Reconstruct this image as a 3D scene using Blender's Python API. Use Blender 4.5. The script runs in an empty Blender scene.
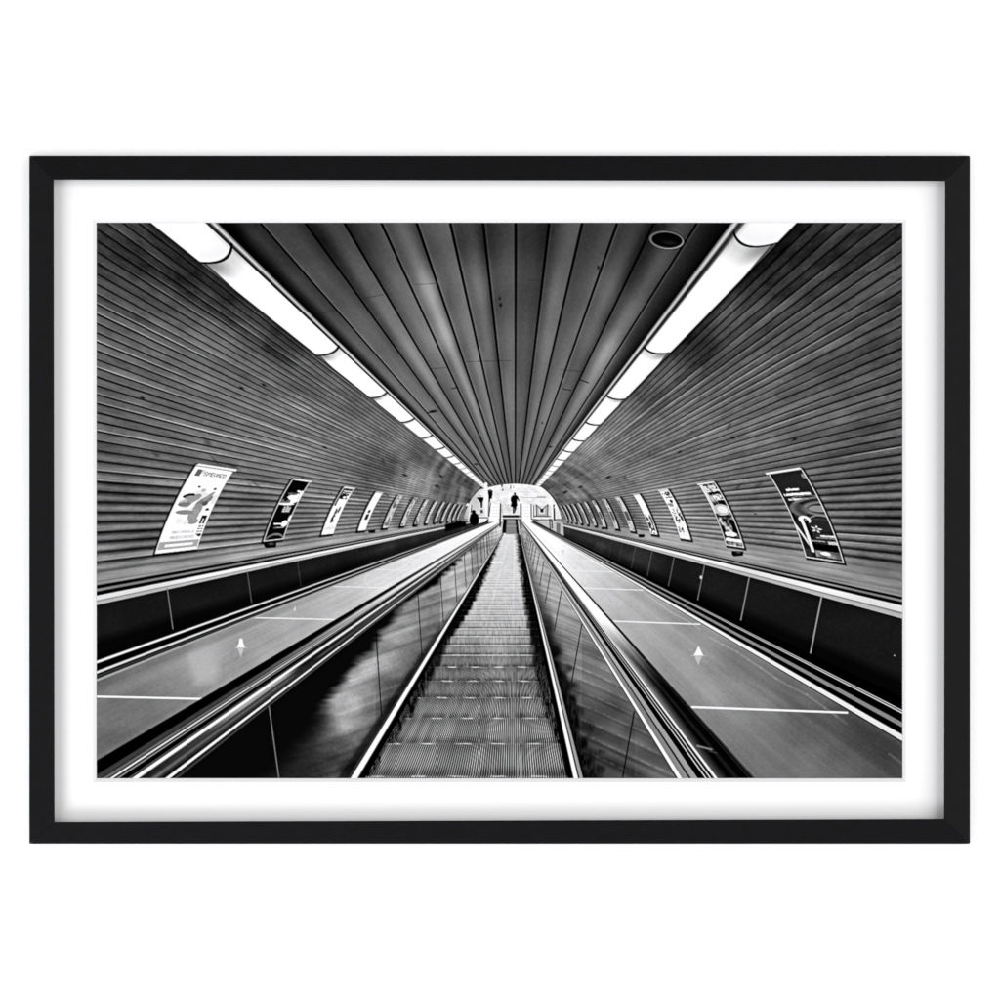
# A black framed, white matted black-and-white print hanging on a white wall.
import bpy, bmesh, math
import numpy as np
from mathutils import Vector

# ---------------------------------------------------------------------------
#  THE PRINTED PICTURE: ink tones of the flat black-and-white print, worked out
#  in numpy in the picture's own millimetres (1 unit = 1 mm of the framed print)
# ---------------------------------------------------------------------------
PX0, PX1, PY0, PY1 = 97.0, 902.0, 223.0, 778.0      # edges of the visible print
PS = 3                                               # painting samples per mm
VX, VY = 515.0, 513.0                                # vanishing point in the picture

def paint_print():
    f4 = np.float32
    W = int((PX1-PX0)*PS); H = int((PY1-PY0)*PS)
    xs = (PX0 + (np.arange(W)+.5)/PS).astype(f4)
    ys = (PY0 + (np.arange(H)+.5)/PS).astype(f4)
    X, Y = np.meshgrid(xs, ys)
    ax = X-f4(VX); ay = Y-f4(VY)
    r = np.sqrt(ax*ax+ay*ay)+f4(1e-3)
    img = np.zeros((H, W), f4)
    lab = np.zeros((H, W), np.uint8)
    rng = np.random.RandomState(7)
    TAB = rng.rand(256, 256).astype(f4)

    def vn(u, v, seed=0):
        u = u+seed*17.37; v = v+seed*9.71
        iu = np.floor(u).astype(np.int32); iv = np.floor(v).astype(np.int32)
        fu = (u-iu).astype(f4); fv = (v-iv).astype(f4)
        fu = fu*fu*(3-2*fu); fv = fv*fv*(3-2*fv)
        a = TAB[iu & 255, iv & 255]; b = TAB[(iu+1) & 255, iv & 255]
        c = TAB[iu & 255, (iv+1) & 255]; d = TAB[(iu+1) & 255, (iv+1) & 255]
        return (a*(1-fu)+b*fu)*(1-fv)+(c*(1-fu)+d*fu)*fv - f4(.5)

    def rnd(i, seed=0):
        i = np.asarray(i).astype(np.int64)
        return TAB[(i*37+seed*11+5) & 255, (i*91+seed*53) & 255]

    def S(a, b, x):
        t = np.clip((x-a)/(b-a), 0, 1); return t*t*(3-2*t)

    def tones(pts, sub=None, p=3.0):
        gx = np.linspace(PX0, PX1, 90); gy = np.linspace(PY0, PY1, 64)
        GX, GY = np.meshgrid(gx, gy)
        num = 0; den = 0
        for (x, y, t) in pts:
            w = 1/(((GX-x)**2+(GY-y)**2+60)**(p/2)); num = num+w*t; den = den+w
        G = (num/den).astype(f4)
        X_, Y_ = (X, Y) if sub is None else (X[sub], Y[sub])
        u = (X_-PX0)/(PX1-PX0)*89; v = (Y_-PY0)/(PY1-PY0)*63
        iu = np.clip(u.astype(int), 0, 88); iv = np.clip(v.astype(int), 0, 62)
        fu = u-iu; fv = v-iv
        return (G[iv, iu]*(1-fu)+G[iv, iu+1]*fu)*(1-fv)+(G[iv+1, iu]*(1-fu)+G[iv+1, iu+1]*fu)*fv

    FULL = (X, Y, ax, ay, r, img, lab)
    OFF = PY0
    LAB = {}
    def label(name, text=None):
        k = len(LAB)+1; LAB[k] = (name, text); return k

    def put(m, t, k=None, sl=None):
        if sl is None:
            img[:] = img*(1-m)+t*m
            if k: lab[m > .5] = k
        else:
            im = img[sl]; im[:] = im*(1-m)+t*m
            if k: lab[sl][m > .5] = k

    def aa(d):                       # signed distance in mm -> coverage
        return np.clip(d*PS+.5, 0, 1)

    def box(x0, y0, x1, y1):
        i0 = max(0, int((x0-PX0)*PS)-2); i1 = min(W, int((x1-PX0)*PS)+3)
        j0 = max(0, int((y0-OFF)*PS)-2); j1 = min(H, int((y1-OFF)*PS)+3)
        return (slice(j0, max(j1, j0)), slice(i0, max(i1, i0)))

    def poly(pts, t, k=None, soft=0.0):
        P = [(float(a), float(b)) for a, b in pts]
        sl = box(min(p[0] for p in P), min(p[1] for p in P), max(p[0] for p in P), max(p[1] for p in P))
        x = X[sl]; y = Y[sl]
        if x.size == 0: return
        ins = np.zeros(x.shape, bool); dist = np.full(x.shape, 1e9, f4)
        for (x0, y0), (x1, y1) in zip(P, P[1:]+P[:1]):
            if y0 != y1:
                c = ((y0 > y) != (y1 > y)) & (x < (x1-x0)*(y-y0)/(y1-y0)+x0); ins ^= c
            L = (x1-x0)**2+(y1-y0)**2+1e-9
            h = np.clip(((x-x0)*(x1-x0)+(y-y0)*(y1-y0))/L, 0, 1)
            dist = np.minimum(dist, (x-x0-h*(x1-x0))**2+(y-y0-h*(y1-y0))**2)
        d = np.sqrt(dist)*np.where(ins, 1, -1)
        m = aa(d) if not soft else np.clip(d/soft+.5, 0, 1)
        put(m.astype(f4), t, k, sl)

    def line(x0, y0, x1, y1, w, t, k=None, alpha=1.0, w1=None, soft=.0):
        if w1 is None: w1 = w
        mw = max(w, w1)+soft+1
        sl = box(min(x0, x1)-mw, min(y0, y1)-mw, max(x0, x1)+mw, max(y0, y1)+mw)
        x = X[sl]; y = Y[sl]
        if x.size == 0: return
        L = (x1-x0)**2+(y1-y0)**2+1e-9
        h = np.clip(((x-x0)*(x1-x0)+(y-y0)*(y1-y0))/L, 0, 1)
        d = np.sqrt((x-x0-h*(x1-x0))**2+(y-y0-h*(y1-y0))**2)
        ww = (w+(w1-w)*h)/2
        m = aa(ww-d) if not soft else np.clip((ww-d)/soft+.5, 0, 1)
        put((m*alpha).astype(f4), t, k, sl)

    def blob(cx, cy, rx, ry, t, alpha=1., ang=0., hard=.0, k=None):
        R = max(rx, ry)*1.6+1
        sl = box(cx-R, cy-R, cx+R, cy+R)
        x = X[sl]-cx; y = Y[sl]-cy
        if x.size == 0: return
        c, s = math.cos(ang), math.sin(ang)
        q = np.sqrt(((x*c+y*s)/rx)**2+((-x*s+y*c)/ry)**2)
        m = aa((1-q)*min(rx, ry)) if hard else np.clip(1.3-q, 0, 1)**1.5
        put((np.clip(m, 0, 1)*alpha).astype(f4), t, k, sl)

    # the upper part is worked out on its own rows
    j_ = int((625-PY0)*PS)
    X, Y, ax, ay, r, img, lab = [a[:j_] for a in FULL]; H = j_
    # ------------------------------------------------ tunnel wall coordinates
    dx = ax/r; dy = ay/r
    left = ax < 0
    cx = np.where(left, -3., 0.).astype(f4); R0 = np.where(left, 50., 48.).astype(f4)
    dc = dx*cx+dy*13
    t0 = dc+np.sqrt(np.maximum(dc*dc-(cx*cx+169)+R0*R0, 1))
    zt = (t0/r).astype(f4)                    # 1 at the far end, small nearby
    phi = np.arctan2(dx*t0-cx, -(dy*t0-13)).astype(f4)     # 0 straight up
    s = phi*R0                                 # arc length round the vault
    lz = np.log(np.maximum(zt, 1e-3))

    # ------------------------------------------------ wooden vault walls
    kWL = label('plank_wall', 'long grooved planks of the left vault wall in the print')
    kWR = label('plank_wall', 'long grooved planks of the right vault wall in the print')
    T = tones([(105, 232, .24), (140, 262, .20), (185, 275, .13), (120, 300, .30), (160, 300, .30), (230, 300, .17), (280, 345, .20),
               (110, 345, .39), (160, 340, .42), (210, 345, .43), (260, 370, .42), (310, 390, .34), (350, 410, .38), (110, 400, .39), (160, 420, .40),
               (110, 460, .34), (110, 510, .31), (140, 540, .30), (110, 572, .46), (150, 565, .50), (220, 440, .46), (260, 440, .50),
               (250, 520, .40), (300, 450, .52), (350, 440, .50), (350, 500, .46), (400, 450, .42), (420, 480, .52), (450, 470, .40), (250, 555, .58), (330, 540, .58), (400, 528, .60),
               (460, 490, .42), (300, 520, .46), (380, 510, .46), (200, 400, .45), (300, 410, .50),
               (890, 235, .21), (850, 240, .20), (800, 250, .13), (760, 280, .13), (700, 350, .16), (880, 290, .27), (820, 290, .27),
               (780, 320, .31), (740, 350, .33), (880, 340, .30), (820, 350, .34), (760, 370, .36), (700, 390, .38), (650, 400, .33), (640, 430, .42),
               (880, 400, .35), (820, 420, .40), (760, 430, .44), (700, 440, .46), (620, 440, .50), (590, 450, .55), (570, 470, .46),
               (880, 460, .33), (880, 520, .33), (880, 560, .34), (870, 590, .50), (820, 580, .52), (760, 530, .42), (740, 570, .60), (700, 470, .48),
               (660, 470, .48), (650, 545, .62), (600, 480, .50), (620, 520, .48), (580, 510, .46), (550, 480, .36)])
    pw = .985
    pg = np.linspace(-2.2, 2.2, 400)
    pwl = np.where(pg < 0, .88+.40*S(.92, 1.25, -pg), 1.0+.12*S(1., 1.3, pg))
    qc = np.cumsum(np.where(pg < 0, 50, 48)*(pg[1]-pg[0])/pwl); qc -= np.interp(0, pg, qc)
    q = np.interp(phi, pg, qc).astype(f4); pw = np.interp(phi, pg, pwl).astype(f4)
    cell = np.floor(q); fr = q-cell
    wpx = pw/np.maximum(zt, 1e-3)               # plank width in mm on the print
    wood = T.copy()
    wood += .09*(rnd(cell, 1)-.5)*np.clip(wpx/7, .3, 1)
    wood += .08*vn(lz*5, cell*7.3, 1)+.07*vn(lz*24, s*1.3, 2)+.06*vn(lz*70, s*6, 5)+.03*vn(X*.7, Y*.9, 6)
    wood += .20*vn(lz*5+s*.06, s*.17, 8)*S(.14, .42, zt)+.22*vn(lz*17+s*.12, s*.09, 9)*S(.18, .5, zt)+.10*vn(lz*40+s*.2, s*.12, 10)*S(.2, .6, zt)+.08*(np.abs(vn(X*.035+Y*.02, Y*.045, 14))-.15)*S(.5, .3, zt)
    near = np.clip(wpx/9, .0, 1)
    # board shading: soft lip on one side, thin bright edge beside some grooves
    hl = (.35+.65*(rnd(cell, 2) > .5))*np.exp(-((fr*wpx-1.5)/.62)**2)*S(-.2, .35, vn(lz*3.2, cell*5.1, 11))
    wood += .34*hl*(.5+.5*near)*S(1.5, 5, wpx)*S(.12, .4, T)
    wood -= .05*S(.6, 1., fr)*near
    corr = S(1.08, 1.28, np.abs(phi))
    wood += corr*near*(.13*np.cos((fr-.42)*6.2832)+.05*vn(lz*9, cell*3.7, 15))
    gw = np.minimum(fr, 1-fr)*wpx
    wg = (.85+.3*(rnd(np.round(q), 6)-.5))*np.clip(wpx/9, .45, 1.1)
    gm = np.clip((wg-gw)/(.9+.9*corr)+.5, 0, 1)*(1-.25*corr)*np.clip((wpx-.6)/2.6, 0, 1)*(.85+.15*rnd(np.round(q), 9))
    wood = wood*(1-gm*(.58+.30*S(2.5, 7, wpx)))+.01*gm
    # lower smooth strip over the rail
    wq = ay/np.maximum(np.abs(ax), 1)
    strip = S(.125, .15, wq)
    img[:] = wood*(1-.75*strip)+(T+.12+.10*vn(lz*14, s*2.3, 12)+.08*vn(lz*30, s*7, 14))*.75*strip
    lab[:] = np.where(left, kWL, kWR)
    for j in range(26):     # knots and small dark fixings on the boards
        side = -1 if rng.rand() < .5 else 1
        z = .13*math.exp(rng.rand()*1.9); ph = rng.uniform(.85, 1.45)
        R_ = 50 if side < 0 else 48
        px_ = (side*R_*math.sin(ph)-(3 if side < 0 else 0))/z; py_ = (13-R_*math.cos(ph))/z
        blob(VX+px_, VY+py_, .45/z*rng.uniform(.6, 1.4), .16/z, .08, .55+.3*rng.rand(), math.atan2(py_, px_))
    for (a, b) in [(325, 447.5), (441, 476), (437, 486), (405, 475), (264, 385), (143, 398), (242, 388), (794, 439.5), (679, 452), (608, 477), (580, 487), (733, 438), (565, 492)]:
        blob(a, b, 3.2, 1.4, .05, .9, (b-VY)/(a-VX)); 
    for j in range(34):
        side = -1 if rng.rand() < .5 else 1
        z = .12*math.exp(rng.rand()*1.7); ph = rng.uniform(.9, 1.4); R_ = 50 if side < 0 else 48
        px_ = (side*R_*math.sin(ph)-(3 if side < 0 else 0))/z; py_ = (13-R_*math.cos(ph))/z
        blob(VX+px_, VY+py_, rng.uniform(.5, 1.5)/z, rng.uniform(.25, .6)/z, .14, .32+.2*rng.rand(), math.atan2(py_, px_)+rng.uniform(-.9, -.3)*side)
    # ------------------------------------------------ ceiling
    kC = label('plank_ceiling', 'wide flat ceiling boards running to the vanishing point in the print')
    up = -ay
    u = ax/np.maximum(up, .5)*290.
    edges = np.array([-302, -255, -210, -171, -134, -98.5, -65, -32, .5, 34, 67, 102, 139, 182, 232, 280], f4)
    e_far = edges
    idx = np.clip(np.searchsorted(edges, u)-1, 0, len(edges)-2)
    fc = (u-edges[idx])/(edges[idx+1]-edges[idx])
    wc = (edges[idx+1]-edges[idx])*up/290
    TC = tones([(230, 230, .06), (262, 240, .17), (300, 240, .18), (300, 290, .22), (270, 260, .15), (330, 235, .16), (365, 240, .22), (398, 240, .32), (432, 240, .30), (467, 240, .22), (500, 235, .20), (530, 235, .19), (565, 240, .25),
                (600, 240, .22), (630, 240, .19), (690, 240, .16), (715, 240, .08), (330, 290, .22), (370, 280, .28), (400, 290, .36), (430, 290, .48), (455, 290, .34), (480, 290, .38), (505, 300, .26),
                (530, 290, .26), (555, 300, .33), (585, 300, .27), (610, 300, .33), (650, 290, .18), (670, 300, .2), (380, 340, .33), (420, 360, .40), (440, 340, .50), (465, 350, .36), (485, 360, .42), (505, 360, .30), (530, 360, .34),
                (550, 350, .38), (570, 350, .33), (600, 350, .42), (630, 330, .25), (460, 420, .40), (490, 420, .42), (515, 420, .34), (540, 420, .40), (570, 400, .40), (490, 460, .40), (515, 465, .34), (540, 460, .40)])
    lu = np.log(np.maximum(up, 2))
    for (u0, su, v0, sv, A) in [(-111, 12, 190, 75, .20), (-107, 10, 110, 40, .12), (-44, 10, 215, 60, .09), (-152, 14, 215, 60, .07), (-190, 14, 150, 50, .08), (48, 14, 200, 70, .07),
                               (118, 14, 215, 70, .08), (160, 16, 170, 50, .09), (-20, 10, 120, 60, .05), (-75, 8, 160, 60, .06), (86, 14, 120, 50, .06)]:
        TC = TC+A*np.exp(-((u-u0)/su)**2-((up-v0)/sv)**2)
    wd = TC+.10*(rnd(idx, 21)-.5)
    wd += .13*(fc-.5)*np.sign(rnd(idx, 22)-.45)*S(15, 80, up)+.06*np.cos((fc-.6)*6.28)*(rnd(idx, 28))+.06*vn(lu*2.5, idx*5.3+fc*.8, 23)+.02*vn(lu*9, u*.12, 24)+.015*vn(lu*60, u*.7, 25)
    ge = np.minimum(fc, 1-fc)*wc
    tln = (.55+.9*np.clip(up/290, 0, 1))
    wd += .10*np.exp(-((fc*wc-tln-.8)/.7)**2)*(rnd(idx, 27))*S(20, 120, up)
    gm = np.clip((tln-ge)/.7+.5, 0, 1)*np.clip(wc/4, .3, 1)
    wd = wd*(1-gm*.95)
    cm = np.clip((u+307)*up/290+.5, 0, 1)*np.clip((240-u)*up/290+.5, 0, 1)*(up > 1)
    put(cm.astype(f4), wd, kC)
    # dark shaded strip of ceiling beside each row of lights
    sh = S(-270, -303, u)*(u < 0)+S(178, 218, u)*(u > 0)*.93
    put((sh*cm*.95).astype(f4), .015)
    for (x0, y0, x1, y1) in [(363, 299, 384, 295), (415, 285, 435, 284), (466, 362, 512, 361), (527, 281, 540, 281), (430, 369, 446, 368), (322, 314, 334, 311), (560, 370, 583, 372)]:
        line(x0, y0, x1, y1, .5, .12, alpha=.55, soft=.8)
    for (a, b, c, d) in [(499.5, 299, 1.3, 2.3), (500.5, 305.5, 1.8, 2.8), (598, 268, 1.6, 2.6), (542, 423, 1, 1.4)]:
        blob(a, b, c, d, .03, .85)
    line(580, 380, 588, 383, 1.1, .04, alpha=.8, soft=.6); line(563, 389, 571, 390.5, .9, .05, alpha=.7, soft=.6); line(452, 388.5, 458, 387.5, 1.1, .04, alpha=.7, soft=.6)
    blob(433, 411.5, 5, 1.8, .04, .9, -.12); line(428, 413, 437, 411, 1, .03); blob(476, 464, 2.5, 1.2, .05, .9); blob(550, 447, 3.0, 1.2, .08, .8)
    # recessed ring lamp in the ceiling
    kD = label('ceiling_downlight', 'dark oval recess with a pale rim in the printed ceiling')
    blob(666.2, 240.8, 18.2, 9.8, .03, 1, .10, 1, kD)
    blob(666.0, 240.7, 17.2, 9.0, .62, 1, .10, 1, kD); blob(665.3, 240.2, 17.2, 8.8, .25, .6, .10, 1)
    blob(666.4, 240.6, 15.2, 7.4, .02, 1, .10, 1, kD)
    blob(669, 243.5, 9, 2.6, .12, .7, .10)

    # ------------------------------------------------ rows of tube lights
    def lights(side):
        ax = X-f4(513.3 if side > 0 else 515.0)
        if side < 0:
            inn = (-288., -269.5); out = (-321., -256.); z0 = .0035; dz = .00213; ang_in = (209.5-515, -290.); ntrim = (217.0-515, -290.)
        else:
            inn = (221.2, -276.4); out = (258.7, -265.6); z0 = .00452; dz = .00309; ang_in = (741.5-513.3, -290.); ntrim = (731.5-513.3, -290.)
        def dist(v):        # signed distance outward from ray v
            l = math.hypot(*v); return ((ax*(-v[1])+ay*v[0])/l)*(1 if side > 0 else -1) if True else 0
        # unit: positive = away from ceiling centre
        def D(v):
            l = math.hypot(*v)
            return side*(-ax*v[1]+ay*v[0])/l
        upm = (ay < -22)
        Din = D(inn); Dout = D(out)
        gap = Din-Dout                               # local width of the row
        w = Din/np.maximum(gap, .3)                  # 0 inner edge, 1 outer edge
        # metal trim along the inner side
        dtr = D(ntrim); m = aa(dtr)*aa(-Dout)*upm
        tq = dtr/np.maximum(gap, .5)
        trim = .36+.45*np.exp(-((tq-.09)/.055)**2)-.24*np.exp(-((tq-.20)/.06)**2)+.25*np.exp(-((tq-.34)/.06)**2)
        kT = label('light_trim', 'metal strip beside the %s row of tube lights in the print' % ('left' if side < 0 else 'right'))
        put(m, trim+.1*vn(lz*9, s*.7, 31), kT)
        # the zoned depth along the row (bowed joints)
        bow = (-.015-.12*w*(1-w)-.045*w) if side < 0 else (-.12*w*(1-w))
        if side < 0: zz = 1/np.maximum(-ax+ (w*(36.))*(-ax/285.)*.0-(w*(321-285))*(-ax/300.), 1)
        else: zz = 1/np.maximum(ax-(w*(257-219.5))*(ax/240.), 1)
        n = (zz-z0)/dz+bow
        seg = np.floor(n).astype(int); fn = n-seg
        # outer edge bulges a little in each fitting
        bulge = .94+.07*S(0, .25, fn)
        m = aa(Din-.0)*aa((bulge-w)*gap)*upm
        names = ['nearest', 'second', 'third', 'fourth', 'fifth', 'sixth', 'seventh', 'eighth']
        lpx = r*dz/np.maximum(zz, 1e-4)             # joint thickness scale in mm
        jd = np.minimum(fn, 1-fn)*lpx*1.0
        white = np.ones_like(img)
        nearseg = S(0, .26, fn)
        start = (1-nearseg)*S(.15, .5, w)*S(5, 60, lpx)
        white -= (1-S(0, .16, fn))*S(6, 40, lpx)*(.22+.3*S(.35, .9, w))
        white -= .12*S(.14, 0, w)*S(10, 60, gap*2)
        white -= .10*S(.80, 1., fn)*S(10, 80, lpx)
        mm = m*1.0
        put(mm, np.clip(white+.06, 0, 1))
        for k_ in range(-1, 8):
            kk = label('tube_light', '%s glowing tube light of the %s row in the print' % (names[k_+1] if k_+1 < 8 else 'farthest', 'left' if side < 0 else 'right'))
            lab[(m > .5) & ((seg == k_) if k_ < 7 else (seg >= 7))] = kk
        # outer rim: thin bright line then dark recess shade on the boards
        rim = np.exp(-(((w-1.0)*gap)/.7)**2)*upm*(gap > 2)
        put((rim*.75*S(.3, 0, fn)).astype(f4), .95)
        jm = np.clip((.55+gap*(.035 if side < 0 else .022)-jd)/.6+.5, 0, 1)*aa(Din+gap*.12)*aa((1.05-w)*gap)*upm*(.25+.75*S(4, 16, lpx))*S(.5, 3, lpx)
        put((jm*.93).astype(f4), .04)
        recess = S(1.22, 1.04, w)*S(bulge-.03, bulge+.02, w)*upm*S(4, 16, gap)
        put((recess*.55).astype(f4), .07)
    lights(-1); lights(1)

    # ------------------------------------------------ posters on both walls
    GLY = {'A': '01110100011000111111100011000110001', 'B': '11110100011000111110100011000111110', 'C': '01110100011000010000100001000101110',
           'D': '11110100011000110001100011000111110', 'E': '11111100001000011110100001000011111', 'I': '01110001000010000100001000010001110',
           'K': '10001100101010011000101001001010001', 'N': '10001110011010110011100011000110001', 'O': '01110100011000110001100011000101110',
           'P': '11110100011000111110100001000010000', 'R': '11110100011000111110101001001010001', 'S': '01111100001000001110000010000111110',
           'T': '11111001000010000100001000010000100', 'L': '10000100001000010000100001000011111', '/': '00001000010001000100010001000010000',
           'H': '10001100011000111111100011000110001', 'M': '10001110111010110101100011000110001', 'V': '10001100011000110001100010101000100', ' ': '0'*35}
    def design(kind, u, v, side, seed):
        def rect(a, b, c, d): return ((u > a) & (u < c) & (v > b) & (v < d)).astype(f4)
        def el(a, b, rx, ry, sk=0.): return (((u-a+sk*(v-b))/rx)**2+((v-b)/ry)**2 < 1).astype(f4)
        def text(str_, a, b, c, d):
            n = len(str_); g = np.array([[int(ch) for ch in GLY[c_]] for c_ in str_]).reshape(n, 7, 5)
            g = np.concatenate([g, np.zeros((n, 7, 1), int)], 2).transpose(1, 0, 2).reshape(7, n*6)
            iu = ((u-a)/(c-a)*n*6).astype(int); iv = ((v-b)/(d-b)*7).astype(int)
            ok = (u >= a) & (u < c) & (v >= b) & (v < d)
            return ok*g[np.clip(iv, 0, 6), np.clip(iu, 0, n*6-1)]
        t = np.full(u.shape, .97, f4)
        def P(m, val, al=1.):
            nonlocal t
            t = t*(1-m*al)+val*m*al
        if kind == 0:       # white poster with a leafy figure
            t[:] = .98
            P(text('SPEVACO', .30, .075, .90, .125), .35); P(rect(.10, .055, .22, .135), .42); P(rect(.22, .05, .3, .10), .85)
            P(el(.47, .43, .30, .12), .90); P(el(.30, .46, .22, .05, .5), .72); P(el(.40, .40, .13, .055, 1.2), .60)
            P(el(.24, .375, .12, .030, 2.0), .12); P(el(.27, .395, .10, .02, 2.0), .98*.6)
            P(el(.24, .475, .16, .025, .8), .50); P(el(.68, .43, .14, .07, 1.6), .50); P(el(.74, .37, .06, .06, 1.4), .62); P(el(.72, .46, .08, .03, .5), .36)
            P(el(.60, .53, .12, .07), .58); P(el(.57, .60, .13, .08), .62); P(el(.62, .67, .13, .035), .60); P(el(.33, .565, .22, .025, -.4), .55)
            P(el(.42, .48, .05, .06, 1.4), .97)
            P(el(.86, .57, .07, .035), .98); P(rect(.80, .60, .94, .70)*((v*8+u*1.2) % .5 > .0), .06); P(rect(.855, .635, .885, .72), .95)
            P(el(.37, .265, .035, .012), .15); P(el(.52, .30, .06, .02), .75); P(el(.80, .275, .04, .014), .35); P(el(.86, .53, .05, .016), .20)
            P(el(.93, .40, .08, .06), .88); P(el(.28, .66, .08, .03), .93); P(el(.45, .68, .07, .03), .92)
            for i in range(4): P(rect(.82, .725+.03*i, .96, .738+.03*i)*(u*9 % 1 > .15), .45)
            P(el(.93, .835, .06, .015), .15)
            P(text('ABCIREDLA', .22, .775, .76, .80), .66); P(text('BEDICACKO', .22, .83, .80, .86), .62)
            P(rect(0, .885, 1, .965), .66); P(rect(.16, .912, .84, .942), .95); P(rect(.0, .965, 1, 1.), .97)
        elif kind == 1:     # black poster with a pale figure
            t[:] = .03
            P(el(.72, .20, .11, .018, -1.5), .95); P(el(.62, .33, .36, .09, .6), .97); P(el(.30, .385, .25, .045), .42); P(el(.28, .35, .1, .03), .10); P(el(.45, .25, .25, .02), .35)
            P(el(.40, .425, .42, .02, .0), .92); P(el(.9, .28, .12, .10), .9)
            P(rect(.36, .47, .74, .56)*(((u*19+v*23) % 1 > .25)), .80); P(rect(.50, .455, .57, .48), .9); P(rect(.44, .50, .50, .51), .1)
            P(rect(.22, .735, .62, .758), .85); P(el(.76, .745, .17, .052), .93); P(el(.97, .66, .12, .06), .93); P(rect(.28, .80, .80, .812), .62)
            P(el(.5, 1.02, .50, .13)-el(.5, 1.05, .50, .13), .42)
        elif kind == 2:     # right near: dark poster with writing and curves
            t[:] = .13
            t += .10*S(.3, .6, v)*vn(u*5, v*9, 41)
            P(el(.93, .09, .05, .03), .5)
            P(rect(.24, .222, .62, .246)*(vn(u*14, v*60, 44) > -.3), .97); P(rect(.32, .212, .37, .23), .9); P(rect(.10, .275, .86, .304)*(vn(u*16, v*60, 45) > -.36), .97); P(rect(.16, .338, .74, .360), .95)
            e = np.sqrt(((u-.66)/.42)**2+((v-.345)/.035)**2); P(((e > .85) & (e < 1)).astype(f4), .6)
            rr = np.sqrt(((u-.98)/.9)**2+((v-.46)/.13)**2); P((rr < 1).astype(f4), .30+.22*np.sin(rr*15), .9); P(el(.9, .46, .30, .035), .55)
            rr = np.sqrt(((u-.30)/.25)**2+((v-.47)/.08)**2); P((rr < 1).astype(f4), .35, .6)
            P(rect(.1, .55, 1, .70), .16, .85); P(rect(0, .50, .13, .60), .04)
            P((np.abs(v-.56-.03*np.sin(u*6)) < .006)*(u > .35), .55)
            dd = np.abs(u-.36-.5*(v-.60)*(v > .62)*-.1+.0); P(rect(.23, .56, .32, .93)*1., .88); P((el(.36, .58, .17, .045)-el(.37, .60, .08, .035)).clip(0, 1), .95)
            P(((u > .0) & (u < .22) & (np.abs(v-.62-u*1.0) < .035)).astype(f4), .85); P(rect(.33, .60, .40, .90), .04)
            an = np.arctan2((v-.68)*3.6, (u-.58)); st = np.sqrt(((u-.58)/.15)**2+((v-.68)/.040)**2); P((st < .62+.38*np.cos(an*5)).astype(f4), .8); P((st < .28).astype(f4), .2)
            P(rect(.62, .74, .98, .76), .80); P(rect(.50, .765, .98, .775), .55); P(rect(.76, .80, .98, .83), .75); P(rect(.35, .835, 1, .905), .02); P(rect(.3, .80, .7, .812), .6)
            P(rect(.34, .905, 1, .97), .45+.5*vn(u*9, v*30, 43)); P(el(.6, .93, .13, .02), .9); P(rect(0, .9, .2, .97), .2)
        elif kind == 3:     # right second: busy collage
            t = (.40+.9*vn(u*6, v*16, 51)+.6*vn(u*13, v*34, 52)).astype(f4)
            P(rect(.1, .05, 1, .16)*(vn(u*11, v*50, 53) > -.05), .85); P(rect(.3, .16, 1, .21), .06); P(text('HEL', .45, .20, .98, .30), .93)
            P(rect(.55, .30, 1, .42), .04); P((u < .22-.1*v)*(v < .5), .85); P(el(.55, .45, .45, .085), .75); P(el(.58, .45, .28, .055), .92)
            P(rect(.0, .54, 1, .565), .07); P(rect(.62, .60, .98, .80)*(u > .7), .05); P(rect(0, .70, .2, .95), .06); P(el(.5, .82, .34, .035), .9); P(rect(.2, .855, .9, .875), .06)
            P(rect(.05, .885, .95, .93)*(u+v > 1.0), .95)
        elif kind == 4:     # left third: white poster with dark head band
            t[:] = .95
            P(rect(.05, .03, .95, .075), .05); P(rect(.1, .10, .9, .125), .3); P(rect(.2, .14, .82, .27)*(vn(u*7, v*40, 61) > -.2), .08); P(rect(0, .08, .2, .42), .25)
            P(rect(.38, .46, .58, .76)*(vn(u*9, v*30, 62) > -.12), .35); P(el(.68, .50, .08, .07), .3); P(el(.42, .70, .10, .08), .25); P(rect(.1, .86, .9, .90)*(vn(u*30, v*70, 63) > 0), .8)
        elif kind == 5:     # white poster with one dark figure
            t[:] = .96
            P(el(.52, .53, .16, .045), .15); P(rect(.32, .60, .72, .74), .05); P(rect(.2, .16, .8, .17), .8); P(rect(.2, .21, .8, .22), .85)
        elif kind == 6:     # right third: white poster with scattered marks
            t[:] = .93
            P(rect(.15, .05, .9, .14)*(vn(u*9, v*50, 71) > 0), .2); P(rect(.3, .165, .95, .185), .1); P(el(.62, .26, .14, .035), .12)
            P(rect(.05, .30, 1, .60)*(vn(u*8, v*28, 72) > .12), .6); P(rect(.2, .50, .9, .70)*(vn(u*7, v*26, 73) > .08), .25); P(el(.86, .60, .12, .05), .03); P(el(.5, .655, .14, .02), .1)
            P(rect(.15, .78, .6, .88)*(vn(u*14, v*50, 74) > 0), .3)
        elif kind == 7:
            t[:] = .94
            P(rect(.1, .6, 1, .98)*(vn(u*6, v*22, 81) > .05), .25); P(rect(.7, .55, .85, .92), .2); P(rect(0, .55, .2, .7), .5)
        else:
            t = (.86+.1*vn(u*3, v*6, seed)).astype(f4)
            P((vn(u*3+seed, v*9, seed+2) > .12).astype(f4), .25); P((vn(u*5+seed, v*16, seed+3) > .2).astype(f4), .5)
            if seed % 3 == 2: P(rect(0, .0, 1, .33), .12)
            if seed % 3 == 1: P(rect(.1, .45, .9, .72), .15)
        return t
    order = ['nearest', 'second', 'third', 'fourth', 'fifth', 'sixth', 'seventh', 'eighth', 'ninth', 'tenth', 'eleventh', 'twelfth', 'farthest']
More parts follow.
